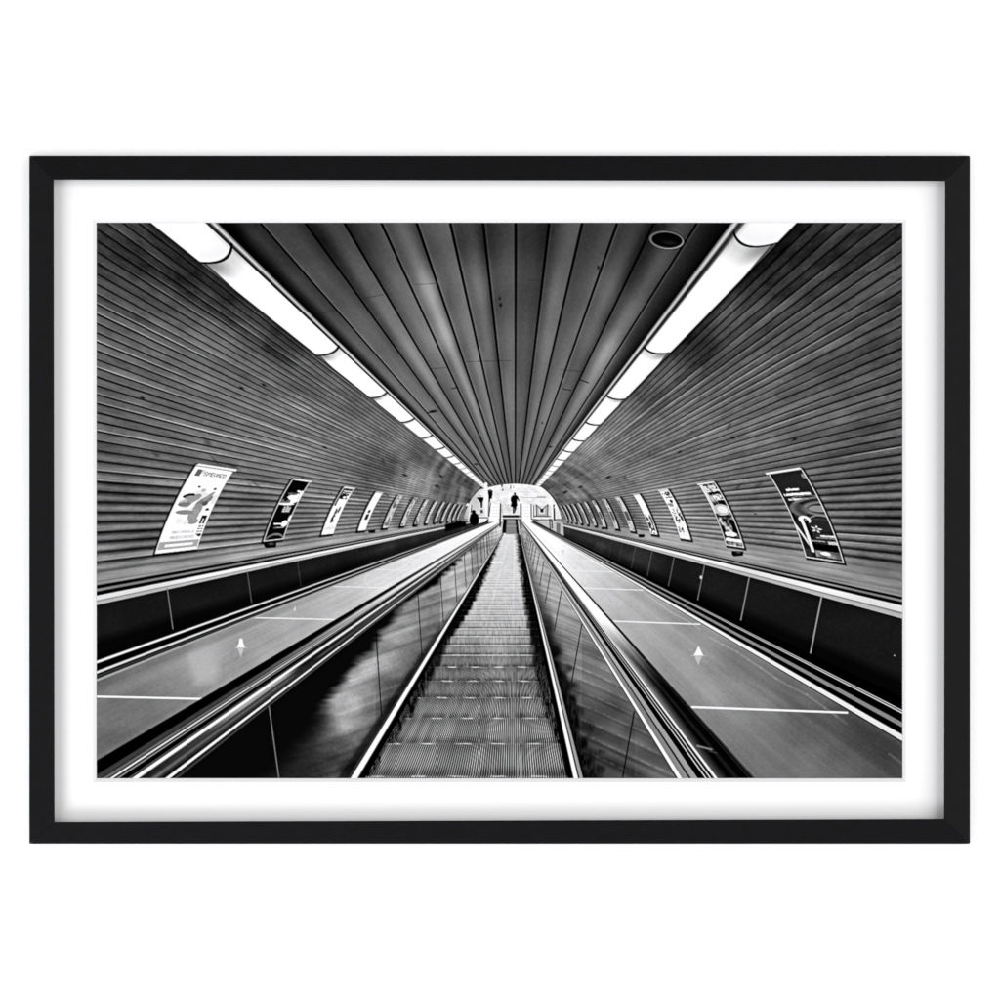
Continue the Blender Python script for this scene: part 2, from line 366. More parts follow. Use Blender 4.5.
    tl, tr = -.1535, -.158
    for side in (-1, 1):
        for k_ in range(13):
            zz0 = .1530+(.0657 if side < 0 else .0667)*k_
            wz = (.0203, .0192, .0190, .0185)[min(k_, 3)]
            if side > 0: wz *= 1.0
            # top / bottom of the poster as slopes seen from the vanishing point
            sl_ = box(*( (VX-430, VY-120, VX, VY+80) if side < 0 else (VX, VY-120, VX+430, VY+80)))
            x = ax[sl_]; y = ay[sl_]; z = zt[sl_]
            sp = y/np.maximum(np.abs(x), 1)
            if side < 0: vt, vb = -.1535, .1128
            else: vt, vb = -.157, .1520
            vv = (sp-vt)/(vb-vt)
            if side > 0: zc = z*(1+.054*vv)
            else: zc = z*(1+.048*vv)
            un = (zc-zz0)/wz                       # 0 at the near side
            # tilt the top/bottom ends a little like perspective on a leaning board
            uu = un if side < 0 else 1-un
            m_ = (un > -.25) & (un < 1.2) & (vv > -.06) & (vv < 1.2)
            if not m_.any(): continue
            jj = np.where(m_.any(1))[0]; ii = np.where(m_.any(0))[0]
            sub = (slice(sl_[0].start+jj[0], sl_[0].start+jj[-1]+1), slice(sl_[1].start+ii[0], sl_[1].start+ii[-1]+1))
            loc = (slice(jj[0], jj[-1]+1), slice(ii[0], ii[-1]+1))
            un, uu, vv_, z = un[loc], uu[loc], vv[loc], z[loc]
            pxw = wz*r[sub]/np.maximum(z, 1e-3); pxh = (vb-vt)*np.abs(ax[sub])
            # cast shadow, on the near side and below
            sh_ = np.clip((un*pxw+2.8)/1.6, 0, 1)*np.clip((1-un)*pxw/1.+.5, 0, 1)*np.clip((vv_+.01)*pxh/1.+.5, 0, 1)*np.clip((1.0-vv_)*pxh/1.5+2.0, 0, 1)
            put((sh_*.93).astype(f4), .015, None, sub)
            kk = label('wall_poster', '%s poster on the %s wall in the print' % (order[k_], 'left' if side < 0 else 'right'))
            m = np.clip(un*pxw*PS+.5, 0, 1)*np.clip((1-un)*pxw*PS+.5, 0, 1)*np.clip(vv_*pxh*PS+.5, 0, 1)*np.clip((1-vv_)*pxh*PS+.5, 0, 1)
            kinds = {(-1, 0): 0, (-1, 1): 1, (-1, 2): 4, (-1, 3): 5, (1, 0): 2, (1, 1): 3, (1, 2): 6, (1, 3): 7}
            t = design(kinds.get((side, k_), 9), np.clip(uu, 0, 1), np.clip(vv_, 0, 1), side, k_*3+(1 if side > 0 else 0))
            if k_ >= 4: t = .62*t+.25
            if k_ >= 8: t = .55*t+.1+.35*(uu > .45)
            # metal frame lines
            rim = np.minimum(np.minimum(un*pxw, (1-un)*pxw), (1-vv_)*pxh)
            rw = .9*min(1, .17/zz0)+.25
            fm = np.clip((rw-rim)*PS+.5, 0, 1)
            t = t*(1-fm*.9)+(.92 if k_ < 4 else .8)*fm*.9
            put(m.astype(f4), t, kk, sub)
            # bright top rail, slightly wider than the board
            tw = 2.3*(.152/zz0)
            tm = np.clip((vv_*pxh+tw*.5)*PS+.5, 0, 1)*np.clip((tw*.5-vv_*pxh)*PS+.5, 0, 1)*np.clip((un*pxw-.02*pxw)*PS, 0, 1)*np.clip((1.08-un)*pxw*PS, 0, 1)
            put((tm*.95).astype(f4), .95 if k_ < 3 else .8, kk, sub)
            tm2 = np.clip((vv_*pxh-tw*.4)*PS+.5, 0, 1)*np.clip((tw*.8-vv_*pxh)*PS+.5, 0, 1)*np.clip((un*pxw)*PS, 0, 1)*np.clip((1.02-un)*pxw*PS, 0, 1)
            put((tm2*.55).astype(f4), .25, None, sub)
    # loudspeakers / small boxes below some posters
    for (a, b, w, h, side) in [(270.5, 544.5, 13, 6.5, -1), (372, 531.5, 7, 3, -1), (414.5, 525.5, 4, 2.6, -1), (437, 522, 2.5, 1.8, -1),
                               (737, 553, 12, 6, 1), (641, 535.5, 6.5, 3.8, 1), (603, 528, 4.2, 2.6, 1), (582.5, 523.8, 3, 2, 1)]:
        k = label('wall_speaker', 'small dark box below a poster on the %s wall in the print' % ('left' if side < 0 else 'right'))
        poly([(a-w/2, b-h*.4), (a+w/2, b-h*.5+side*w*.08), (a+w*.45, b+h*.4), (a-w*.3, b+h*.5), (a-w*.48, b+h*.2)], .05, k, soft=.8)
        if w > 10: blob(a+1, b-1, w*.28, h*.22, .38, .8)

    # the lower part likewise
    cut = int((VY-PY0)*PS)-3
    X, Y, ax, ay, r, img, lab = [a[cut:] for a in FULL]; H = img.shape[0]; OFF = PY0+cut/PS
    left = ax < 0; wq = ay/np.maximum(np.abs(ax), 1)
    lz = np.log(np.clip(54./r, 1e-3, 30)); s = np.abs(ay)*54/r*1.1
    # ------------------------------------------------ lower parts: rays from the vanishing point
    low = ay > 2
    aax = np.abs(ax)
    jlow = int((VY+2-OFF)*PS); imid = int((VX-PX0)*PS)
    def quad(sd): return (slice(jlow, H), slice(0, imid) if sd < 0 else slice(imid, W))
    def part(a, q_): return a[q_] if isinstance(a, np.ndarray) and a.shape == (H, W) else a
    def bandw(sd, w0, w1, tone, soft=0., k=None, alpha=1., extra=None):
        """between slopes w0<w1 (ay/|ax|) on one side"""
        q_ = quad(sd); y_ = ay[q_]; x_ = aax[q_]
        d0 = (y_-w0*x_)/math.sqrt(1+w0*w0); d1 = (w1*x_-y_)/math.sqrt(1+w1*w1)
        if soft: m = np.clip(d0/soft+.5, 0, 1)*np.clip(d1/soft+.5, 0, 1)
        else: m = aa(d0)*aa(d1)
        m = m*alpha
        if extra is not None: m = m*part(extra, q_)
        put(m.astype(f4), part(tone, q_), k, q_)
    fade = lambda a, b: S(a, b, r)
    for sd in (-1, 1):
        nm = 'left' if sd < 0 else 'right'
        if sd < 0:
            w = dict(strip=.166, d1=(.172, .181), d2=(.187, .197), rail=(.197, .219), pan=.219, panb=.352)
        else:
            w = dict(strip=.205, d1=(.216, .2235), d2=(.229, .239), rail=(.239, .272), pan=.272, panb=.50)
        kR = label('wall_rail', 'pale metal rail along the top of the %s dark wall panels in the print' % nm)
        bandw(sd, w['strip'], w['d1'][0], .52+.2*vn(lz*12, s*3, 91), k=kR, soft=1.)
        bandw(sd, w['d1'][0], w['d1'][1], .02, soft=.7, k=kR)
        bandw(sd, w['d1'][1], w['d2'][0], .55+.2*vn(lz*9, s, 92), soft=.7, k=kR)
        bandw(sd, w['d2'][0], w['d2'][1], .02, soft=.7, k=kR)
        rt = .88+.14*vn(lz*7, s*.3, 93)
        bandw(sd, w['rail'][0], w['rail'][1], rt, soft=.8, k=kR)
        a_, b_ = w['rail']
        bandw(sd, a_+(b_-a_)*.52, a_+(b_-a_)*.66, .40, soft=.9, alpha=.8)
        bandw(sd, a_+(b_-a_)*.66, b_, .62, soft=.8, alpha=.7)
        kP = label('wall_panel', 'black glossy panels with thin pale joints along the %s wall in the print' % nm)
        pt = .085+.035*vn(X*.03, Y*.05, 94)+.10*S(190, 60, r)+.05*S(-.1, .3, vn(lz*8, wq*9, 95))*S(300, 100, r)
        bandw(sd, w['pan'], w['panb'], pt, k=kP)
        bandw(sd, w['panb']*.86, w['panb'], .005, soft=9, alpha=.8)
    # panel joints
    for k_ in range(9):
        o = 1/(.00288+.00086*k_); a_ = max(.06, 1-.32*k_)
        x0 = VX-o; y0 = VY+.216*o
        line(x0, y0, x0+.016*o, y0+.116*o, .9*min(1, o/300)+.2, .50, alpha=a_*.8, soft=.5)
        o = 1/(.00327+.00101*k_); a_ = max(.12, 1-.14*k_)
        x0 = VX+o; y0 = VY+.272*o
        line(x0, y0, x0-.037*o, y0+.188*o, 1.2*min(1, o/300)+.2, .66, alpha=a_*.85, soft=.5)
    blob(700.4, 577, 1.5, 2.2, .95, 1); blob(893.5, 655, 1.2, .8, .75, 1)
    # floor ramps --------------------------------------------------------
    kFL = label('ramp', 'grey polished ramp left of the escalator in the print')
    kFR = label('ramp', 'grey polished ramp right of the escalator in the print')
    TF = tones([(110, 745, .36), (140, 715, .40), (180, 700, .45), (105, 712, .42), (105, 685, .42), (140, 670, .46), (180, 690, .50), (200, 665, .60), (210, 650, .62), (180, 640, .48), (240, 660, .56),
                (260, 630, .60), (300, 620, .62), (250, 620, .60), (330, 600, .72), (300, 595, .70), (380, 570, .80), (420, 550, .86), (460, 530, .92), (490, 518, .97),
                (880, 765, .28), (840, 770, .34), (790, 770, .40), (880, 740, .25), (860, 715, .27), (760, 730, .42), (800, 730, .36), (740, 690, .48), (760, 700, .46), (700, 680, .54), (800, 690, .42), (680, 650, .56), (740, 660, .50),
                (660, 620, .62), (700, 630, .60), (640, 600, .66), (620, 575, .74), (590, 555, .84), (560, 535, .94), (540, 520, .98)])
    fsl = np.where(left, -ax/np.maximum(ay, 1), ax/np.maximum(ay, 1))
    ld = np.log(np.maximum(ay, 2))
    ft = TF+.045+.05*vn(fsl*7, ld*1.6, 101)+.04*vn(fsl*22, ld*2.4, 102)+.03*vn(fsl*60, ld*4, 103)*fade(100, 300)+.05*vn(X*.04, Y*.06, 104)+.02*vn(X*.5, Y*.6, 105)
    bandw(-1, .352, 1/1.0, ft, k=kFL); bandw(1, .50, 1/.60, ft, k=kFR)
    poly([(187, 650), (214, 646), (221, 668), (214, 682), (196, 684)], .68, None, soft=9)
    poly([(190, 656), (212, 650), (216, 672), (200, 680)], .70, None, soft=7)
    # floor shading near the outer edges
    bandw(-1, .385, .425, ft-.13, soft=6, alpha=.8, extra=fade(60, 200))
    bandw(1, .60, .70, ft-.10, soft=8, alpha=.8, extra=fade(60, 200))
    def floor_joint(side, c, tilt, tone=.93):
        for k_ in range(14):
            yy = 1/(c[0]+c[1]*k_)
            if side < 0: xl, xr = VX-yy/.372, VX-yy*1.70
            else: xl, xr = VX+yy*.90, VX+yy/.592
            th = 1.8*yy/196+.35
            tn = tone if k_ < 6 else tone+.05
            line(xl, VY+yy-tilt*(xr-xl)/2, xr, VY+yy+tilt*(xr-xl)/2, th, tn, alpha=max(.25, .95-.07*k_), soft=.6)
    floor_joint(-1, (.00546, .00407), .022, .93); floor_joint(1, (.0051, .00406), .036, .95)
    # bright reflected streaks beside the right edge of the right ramp
    pts = [(644, 593), (660, 604), (671, 612), (690, 622), (700, 629)]
    for p_, q_ in zip(pts, pts[1:]): line(*p_, *q_, 1.0, .85, alpha=.45, soft=1.2)
    for seg_, a_ in [([(710, 637), (722, 644), (736, 651), (748, 659), (760, 667), (776, 678)], .6), ([(774, 677), (790, 686), (806, 694), (824, 707), (836, 716)], .5), ([(834, 714), (846, 723)], .35), ([(888, 753), (902, 763)], .5)]:
        for p_, q_ in zip(seg_, seg_[1:]): line(*p_, *q_, 1.4, .80, alpha=a_*.6, soft=2.4)
    # little signs on the ramps
    def cone(a, b, w, h, side):
        k = label('cone_marker', 'small white cone with its mirror image on the %s ramp in the print' % ('left' if side < 0 else 'right'))
        tw_ = .17 if side < 0 else .04
        poly([(a-w*.40, b+h*.05), (a-w*.12, b+h*.75), (a, b+h*1.1), (a+w*.10, b+h*.75), (a+w*.36, b+h*.05)], .76, k, soft=1.2)
        poly([(a-w*.5, b), (a-w*.26, b-h*.45), (a-w*tw_, b-h), (a+w*tw_, b-h), (a+w*.28, b-h*.45), (a+w*.5, b)], .97, k, soft=1.0)
        line(a-w*.75, b+.2, a+w*.75, b+.3, .8, .78, soft=.8, alpha=.6)
    cone(241.3, 647, 8.5, 9, -1); cone(698, 655, 10, 9, 1)
    cone(562.8, 550, 1.6, 4, 1); cone(295, 609.5, 1.5, 3, -1); cone(409, 563, 1.2, 3, -1)
    # curved reflections on the left ramp
    for (a, b, rx, ry) in [(378, 580, 13, 8), (412, 562, 9, 5)]:
        for i in range(14):
            t1 = 1.7+i*.16; line(a+rx*math.cos(t1), b+ry*math.sin(t1), a+rx*math.cos(t1+.16), b+ry*math.sin(t1+.16), .9, .9, alpha=.45, soft=.8)
    # outer edge mouldings of the ramps
    kHL = label('handrail', 'black handrail with thin bright edges beside the left wall panels in the print')
    for w0, w1, t, sf in [(.352, .384, .0, .6), (.3525, .359, .88, .8), (.359, .377, .01, .6), (.377, .3835, .80, .8), (.3835, .396, .05, .8), (.396, .402, .62, .8)]:
        bandw(-1, w0, w1, t, soft=sf, k=kHL)
    bandw(-1, .388, .392, .35, soft=.7, alpha=.6)
    kHR = label('handrail', 'black handrail with thin bright edges beside the right wall panels in the print')
    for w0, w1, t, sf in [(.475, .508, .0, .6), (.508, .511, .75, .6), (.511, .514, .05, .6), (.514, .5175, .80, .6), (.5175, .540, .01, .6), (.540, .553, .50, 1.), (.553, .571, .01, .6), (.572, .588, .88, .9), (.589, .592, .08, .7)]:
        bandw(1, w0, w1, t, soft=sf, k=kHR)
    # inner bands, given by u = |ax|/ay ---------------------------------
    def bandu(sd, u0, u1, tone, soft=0., k=None, alpha=1., extra=None):
        q_ = quad(sd); y_ = ay[q_]; x_ = aax[q_]
        d0 = (x_-u0*y_)/math.sqrt(1+u0*u0); d1 = (u1*y_-x_)/math.sqrt(1+u1*u1)
        if soft: m = np.clip(d0/soft+.5, 0, 1)*np.clip(d1/soft+.5, 0, 1)
        else: m = aa(d0)*aa(d1)
        m = m*alpha
        if extra is not None: m = m*part(extra, q_)
        put(m.astype(f4), part(tone, q_), k, q_)
    kEL = label('balustrade_top', 'striped black and chrome balustrade top left of the steps in the print')
    fr_ = S(40, 200, ay)              # 0 far, 1 near
    bandu(-1, 1.30, 1.695, .0, k=kEL)
    bandu(-1, 1.63, 1.70, .55, soft=1., alpha=.9, extra=1-S(20, 90, ay))
    bandu(-1, 1.565, 1.60, .22+.5*(1-fr_), soft=1.)
    bandu(-1, 1.57, 1.62, .9, soft=1.4, extra=(1-S(60, 150, ay))*.8)
    bandu(-1, 1.540, 1.560, .40+.4*(1-fr_), soft=.7)
    bandu(-1, 1.519, 1.531, .98, soft=.6)
    bandu(-1, 1.53, 1.585, .92, soft=1.2, extra=(1-S(50, 130, ay)))
    bandu(-1, 1.498, 1.505, .80, soft=.6, extra=S(1000, 330, Y*0+ay*1.6)*.8)
    bandu(-1, 1.455, 1.463, .35, soft=.7)
    bandu(-1, 1.405, 1.447, .90-.35*S(.2, .9, vn(ld*5, fsl*3, 111)+.5), soft=1.)
    bandu(-1, 1.425, 1.447, .98, soft=.8)
    bandu(-1, 1.335, 1.42, .17+.22*vn(ld*4, fsl*26, 112)+.12*S(160, 60, ay), soft=1.2)
    bandu(-1, 1.39, 1.44, .95, soft=2., extra=np.clip(S(150, 165, ay)*S(225, 190, ay)*.6, 0, 1))
    bandu(-1, 1.355, 1.375, .55, soft=1.5, alpha=.5, extra=S(-.1, .2, vn(ld*9, fsl*4, 113)))
    bandu(-1, 1.303, 1.322, .98, soft=.7)
    bandu(-1, 1.287, 1.303, .04, soft=.8); bandu(-1, 1.272, 1.287, .22, soft=.8)
    kER = label('balustrade_top', 'striped black and chrome balustrade top right of the steps in the print')
    bandu(1, .61, .905, .02, k=kER)
    bandu(1, .625, .676, .52+.15*vn(ld*3, fsl*20, 114), soft=1.)
    bandu(1, .66, .690, .70-.1*S(100, 200, ay), soft=1.)
    bandu(1, .656, .664, .04, soft=.8, extra=S(60, 130, ay))
    bandu(1, .613, .630, .97, soft=.9)
    bandu(1, .603, .613, .05, soft=1., alpha=.5)
    bandu(1, .690, .718, .0, soft=.7); bandu(1, .718, .7235, .85, soft=.5); bandu(1, .7235, .734, .01, soft=.6)
    bandu(1, .735, .741, .88, soft=.6); bandu(1, .741, .753, .05+.12*vn(X*.6, Y*.6, 116), soft=.6)
    bandu(1, .752, .765, .88, soft=.8)
    g = (fsl-.76)/.14
    cyl = np.clip(1.0-1.55*np.clip(g+.20*S(100, 260, ay), 0, 1)**.75, 0, 1)
    cyl = cyl*(.98-.25*S(110, 260, ay))
    cyl = np.maximum(cyl, np.clip((1-S(70, 180, ay))*1.35, 0, 1)*(g < .86))
    cyl = cyl+.12*np.exp(-((g-.55)/.08)**2)*S(80, 150, ay)*.8
    bandu(1, .765, .905, np.clip(cyl, .015, 1), soft=.6)
    bandu(1, .883, .889, .16, soft=.8, alpha=.8); bandu(1, .897, .907, .30, soft=.8, alpha=.7)
    line(697, 745, 711, 748.5, 1.8, .62, soft=1.4, alpha=.8); line(708, 750, 716, 752, 1., .35, soft=1.2, alpha=.7)

    # inner balustrade panels -------------------------------------------
    kIL = label('balustrade_panel', 'glossy panels left of the steps reflecting the vault in the print')
    kIR = label('balustrade_panel', 'glossy panels right of the steps reflecting the vault in the print')
    uu_ = -ax/np.maximum(ay, 1)
    # left: reflected boards in the lower right, black above
    yb = np.array([513, 530, 548, 564, 582, 593, 610, 645, 671, 705, 735, 778, 800], f4)
    xb = np.array([515, 487, 470, 454, 437, 417, 397, 374, 348, 322, 300, 258, 235], f4)
    xl_ = np.interp(Y, yb, xb).astype(f4)
    jag = 10*vn(Y*.11, X*.02, 121)*S(20, 90, ay)+5*vn(Y*.4, X*.1, 122)+S(120, 30, ay)*3*vn(X*.8, Y*.1, 120)
    lit = S(-3-ay*.02, 3+ay*(.04+.30*S(180, 240, ay)), X-xl_+jag)
    st_ = np.log(np.maximum(ay+.30*ax+60, 5))
    arcs = vn(np.log(np.maximum(ay-.28*aax*.0+.25*(aax), 3))*11, fsl*1.2, 123)
    tile = np.floor((1/np.maximum(aax, 4)-.00407)/.0031)
    refl = .42+.24*S(160, 20, ay)-.08*S(180, 250, ay)+.24*vn(np.log(np.maximum(ay-.31*aax, 1))*18, uu_*1.4, 123)+.08*vn(np.log(np.maximum(ay-.36*aax, 1))*50, uu_*3, 124)+.12*(rnd(tile, 33)-.5)
    refl = refl+.16*np.exp(-((X-xl_-16)/20)**2)*S(60, 110, ay)*S(225, 180, ay)-.10*S(20, 60, X-xl_)*S(100, 150, ay)
    refl = refl+.30*vn(X*.03+Y*.02, Y*.05, 125)+.10*vn(X*.09, Y*.12, 127)
    for (a_, b_, c_, d_, g_) in [(322, 738, 34, 13, .16), (288, 766, 30, 11, .13), (352, 712, 26, 14, .12), (330, 765, 26, 8, .10)]:
        refl = refl+g_*np.exp(-((X-a_+(Y-b_)*.6)/c_)**2-((Y-b_+(X-a_)*.35)/d_)**2)
    pl = .03+.05*S(60, 10, X-0-xl_+70)*0+lit*np.clip(refl, .04, 1)
    pl = pl*(1-.45*S(.72, .62, uu_)*S(60, 200, ay))+lit*.05*vn(X*.5, Y*.5, 126)
    bandu(-1, .60, 1.275, pl, k=kIL)
    bandu(-1, .605, .67, .02, soft=3+0, alpha=.55, extra=fade(80, 200))
    for k_ in range(12):
        o = 1/(.00407+.00310*k_)
        x0 = VX-o; y0 = VY+o/1.275
        x1 = x0+.047*o; slope = (y0-VY)
        # run down to the skirting ray u=.61
        x1 = VX-o*.957; y1 = min(y0+o*.31, VY+(VX-x1)/.63)
        dark = k_ > 0
        if k_ == 0: line(x0, y0, x1, y1, 1.2, .42, soft=.5)
        else: line(x0, y0, x1, VY+(VX-x1)/.66, .9*min(1, o/140)+.25, .02, alpha=.85, soft=.5); 
        if k_ == 0: pass
    # right
    ur = ax/np.maximum(ay, 1)
    arcr = np.log(np.maximum(ay-.33*ax-.0006*ax*ax, 4))
    rr_ = .50+.16*S(150, 30, ay)-.20*S(120, 250, ay)
    band_ = vn(arcr*24, ur*1.5, 131)
    rr_ = rr_+.14*band_+.08*vn(arcr*52, ur*3, 132)+.14*vn(X*.05, Y*.06, 133)
    ph_ = (arcr*13+.35*vn(ur*3, arcr*2, 137)) % 1
    rr_ = rr_+.10*np.exp(-((ph_-.5)/.07)**2)*S(-.25, .3, vn(X*.35, Y*.3, 134))-.05*np.exp(-((ph_-.7)/.1)**2)*S(30, 90, ay)
    tl_ = np.floor((1/np.maximum(ax, 4)-.0084)/.0066)
    rr_ = rr_+.10*(rnd(tl_, 35)-.5)
    dk = S(.36, .28, ur+.10*vn(Y*.12, X*.1, 135))*S(60, 150, ay)
    tex = .25*(vn(X*.9, Y*.22, 136)+.2)*S(130, 200, ay)
    rr_ = rr_*(1-dk*.9)+dk*np.clip(tex, 0, 1)*.9
    rr_ = rr_*(1-.35*S(.42, .25, ur))
    bandu(1, .20, .606, np.clip(rr_, .01, 1), k=kIR)
    for k_ in range(12):
        o = 1/(.00842+.00662*k_)
        x0 = VX+o; y0 = VY+o/.60
        x1 = x0-.092*o*1.0-.02*o; 
        ang = (11., 62.7)
        L_ = min(o*1.15, 80)
        # slanted joint to the skirting ray
        x1 = x0-o*.19; y1 = VY+(x1-VX)/.265 if k_ > 0 else 790
        if k_ == 0: x1 = x0-11*1.2; y1 = y0+62.7*1.2
        else: y1 = y0+(y1-y0)*.62; x1 = x0-(y1-y0)*.175
        line(x0, y0, x1, y1, 1.1*min(1, o/90)+.3, .03, alpha=.9, soft=.5)

    # escalator well ------------------------------------------------------
    kS = label('escalator_steps', 'ribbed escalator steps running down the middle of the print')
    m = aa((aax*0+ax+.605*ay))*aa(.232*ay-ax)*low
    ax0 = -.565*ay; ax1 = .198*ay                        # side edges of the steps
    su = (ax-ax0)/np.maximum(ax1-ax0, .5)
    inv = 1/np.maximum(ay, 4)
    q = (inv-.00381)/.000541
    cs = np.floor(q); fs = q-cs                           # fs 0 at the nosing nearer us, 1 farther
    stepmm = .000541*ay*ay
    lb = np.interp(Y, [513, 531, 560, 578, 600, 620, 640, 655, 668, 682, 700, 719, 743, 775], [508, 503.7, 493, 486, 476, 465, 451, 445, 439, 432, 423, 412, 396, 374]).astype(f4)
    rb = np.interp(Y, [513, 531, 560, 600, 640, 668, 700, 719, 743, 775], [515, 517, 519.5, 524.5, 530.5, 534, 540, 546, 556, 566]).astype(f4)
    # the lit area moves in small steps with each tread
    yn = VY+1/(.00381+.000541*cs)
    jagx = (Y-yn)/np.maximum(stepmm, 1)*stepmm*.25
    litm = S(-3.5, 2, X-lb-jagx+3*vn(X*.5, cs*3.3, 141))*S(2.5, -4, X-rb+jagx*.6+3*vn(X*.5, cs*5.1, 142))
    bt = np.interp(Y, [513, 531, 560, 590, 615, 640, 660, 690, 720, 750, 778], [.7, .88, .81, .79, .75, .60, .44, .35, .31, .30, .30]).astype(f4)
    tone = bt+.20*S(60, 22, np.abs(X-505))*S(.5, .9, Y/700)*0
    tone = tone+.12*np.exp(-((X-498)/14)**2)*S(100, 140, ay)*S(200, 150, ay)
    nr = S(55, 110, ay)
    # riser darker band + tread
    tone = tone-.10*S(.55, .95, fs)*nr-.20*S(.34, .05, fs)*nr*S(.0, .6, vn(su*40, cs*2.7, 143)+.5)
    # ribs
    rib = np.sin(su*2*np.pi*84)
    rib2 = np.sin(su*2*np.pi*84+fs*1.2)
    pit = (ax1-ax0)/84
    tone = tone+(.36*S(1.1, 2.0, pit)+.07*S(.5, 1.2, pit))*rib2*(1+.6*vn(su*30, cs*1.3+fs, 144))
    tone = tone+.16*vn(X*1.1, Y*.22, 145)*S(60, 120, ay)*S(230, 150, ay)+.08*vn(su*12, cs*1.9, 146)*S(160, 60, ay)-.13*np.exp(-((fs-.16)/.13)**2)*S(28, 60, ay)*S(170, 110, ay)
    darkt = .03+(.30*np.maximum(rib, 0)*(vn(X*.6, Y*.2, 147) > -.05)+.12*(vn(X*.9, Y*.12, 148) > .15))*S(100, 200, ay)
    tone = tone*litm+darkt*(1-litm)
    # nosing lines
    dn = np.minimum(fs, 1-fs)*stepmm
    nm_ = np.clip((.45+.0012*ay-dn)/.6+.5, 0, 1)*S(26, 70, ay)
    dash = S(.55, .85, np.sin(su*2*np.pi*5.0+cs*.35)*.5+.5+.35*vn(X*.6, cs*3.1, 149))*(.75+.5*vn(X*.9, Y*.3, 151))
    nline = np.where(ay > 150, np.clip(dash*1.1+.18, 0, 1), .9)*np.clip(.85+.4*vn(X*.35, cs*4.3, 152), .5, 1)
    nm_ = nm_*nline*(litm*.85+.15*(vn(X*.5, cs*2.2, 150) > .0))
    tone = tone*(1-nm_*.8)+.98*nm_*.8
    # two pale centre seams
    for su0 in (.40, .71):
        sm = np.exp(-((su-su0-.0)*(ax1-ax0)/.6)**2)*S(15, 40, ay)*S(160, 90, ay)
        tone = tone+.06*sm*litm
    edge = aa(ax-ax0-0)*aa(ax1-ax)
    tone = tone*edge+.01*(1-edge)
    put(m.astype(f4), np.clip(tone, 0, 1), kS)
    line(491.5, 562.3, 501, 562.3, .9, .99, alpha=.9, soft=.6)
    kTL = label('skirting', 'bright skirting strip left of the escalator steps in the print')
    kTR = label('skirting', 'bright skirting strip right of the escalator steps in the print')
    bandu(-1, .575, .635, .01, soft=.8, k=kTL)
    bandu(-1, .596, .622, .93, soft=.8, k=kTL); bandu(-1, .628, .634, .35, soft=.8, alpha=.7)
    bandu(1, .205, .262, .01, soft=.8, k=kTR)
    bandu(1, .221, .238, .97, soft=.8, k=kTR); bandu(1, .242, .256, .60, soft=.8, k=kTR); bandu(1, .238, .243, .10, soft=.6)

    X, Y, ax, ay, r, img, lab = FULL; H = img.shape[0]; OFF = PY0
    rows = slice(0, zt.shape[0]); X, Y, ax, ay, r, img, lab = [a[rows] for a in FULL]; H = zt.shape[0]
    # ------------------------------------------------ far end of the tunnel
    kX = label('tunnel_exit', 'bright white opening at the far end of the tunnel in the print')
    m = aa((zt-1.03)*r)*aa(ay+29.2-.0048*ax*ax)*aa(5.5-ay)
    ring = np.exp(-(((zt-1.015)*r)/.55)**2)*(ay < -4)*(ay > -26)
    put((ring*.95).astype(f4), .01)
    tn = .93+.10*vn(X*.25, Y*.4, 161)+.06*vn(X*.9, Y*.9, 162)-.14*S(-26, -46, ax)-.06*S(-14, 4, ay)
    put(m.astype(f4), np.clip(tn, 0, 1), kX)
    line(520, 497.3, 545, 497.6, .7, .66, alpha=.8, soft=.6); line(537, 496.6, 545, 496.8, .9, .55, alpha=.8, soft=.6)
    line(521, 492, 530, 492, .5, .8, soft=.6); line(496, 500.5, 501, 500.3, .5, .72, soft=.5)
    blob(475, 500, 5, 7, .74, .8); blob(509, 508, 7, 5, .80, .7)
    for i in range(46):
        a, b = rng.uniform(503, 518), rng.uniform(504, 515)
        blob(a, b, .5, .4, .55, .5)
    # left pillar and rails
    line(485.8, 484, 486.3, 514, 3.2, .93); line(488.8, 497, 488.3, 516, .8, .35, soft=.5); line(490.2, 503, 489.0, 516, .9, .05, soft=.6)
    line(470.3, 504.5, 468.3, 521, 1.0, .9, soft=.5); line(471.5, 505, 471., 512, .8, .2, soft=.6)
    line(466.8, 505, 467.8, 504, 2, .95); line(478, 516.2, 488, 516.2, .8, .95, soft=.5); line(478, 517.4, 488, 517.4, .9, .05, soft=.6)
    poly([(478, 518), (488, 518), (485, 521.5), (478, 523.5)], .90)
    # ramps meeting the exit landing
    poly([(490.8, 504), (500, 504), (499.5, 518), (497, 521), (488, 522), (489.5, 516)], .97, None)
    for y_ in (507, 510, 513, 516): line(491.5, y_, 499, y_, .5, .82, soft=.5)
    poly([(521.5, 504), (530, 504), (530.5, 517), (533, 521), (525, 524), (521.5, 518)], .97, None)
    for y_ in (507, 510, 513, 516): line(522.5, y_, 529.5, y_, .5, .84, soft=.5)
    kG = label('escalator_head', 'dark posts and pale bar where the escalator ends in the print')
    poly([(502.5, 517), (519, 517), (519.5, 533), (502, 533)], .05, kG)
    poly([(506.6, 519), (515, 519), (516.5, 534), (505.5, 534)], .50, kG, soft=1.4)
    line(508, 522, 515, 522, .8, .62, soft=.8); line(507, 526, 516, 526, .8, .62, soft=.8)
    line(502.5, 520, 500.6, 534, 1.2, .75, soft=.5); line(518, 520, 519.6, 534, 1.2, .75, soft=.5)
    line(500.4, 504, 500.0, 526, 1.4, .06, kG, soft=.5); line(501.9, 505, 501.6, 518, .6, .7, soft=.5)
    line(520.6, 504, 520.8, 528, 1.6, .08, kG, soft=.5)
    poly([(502.5, 514.8), (519.3, 514.8), (519.3, 517.1), (502.5, 517.1)], .10, kG, soft=.6)
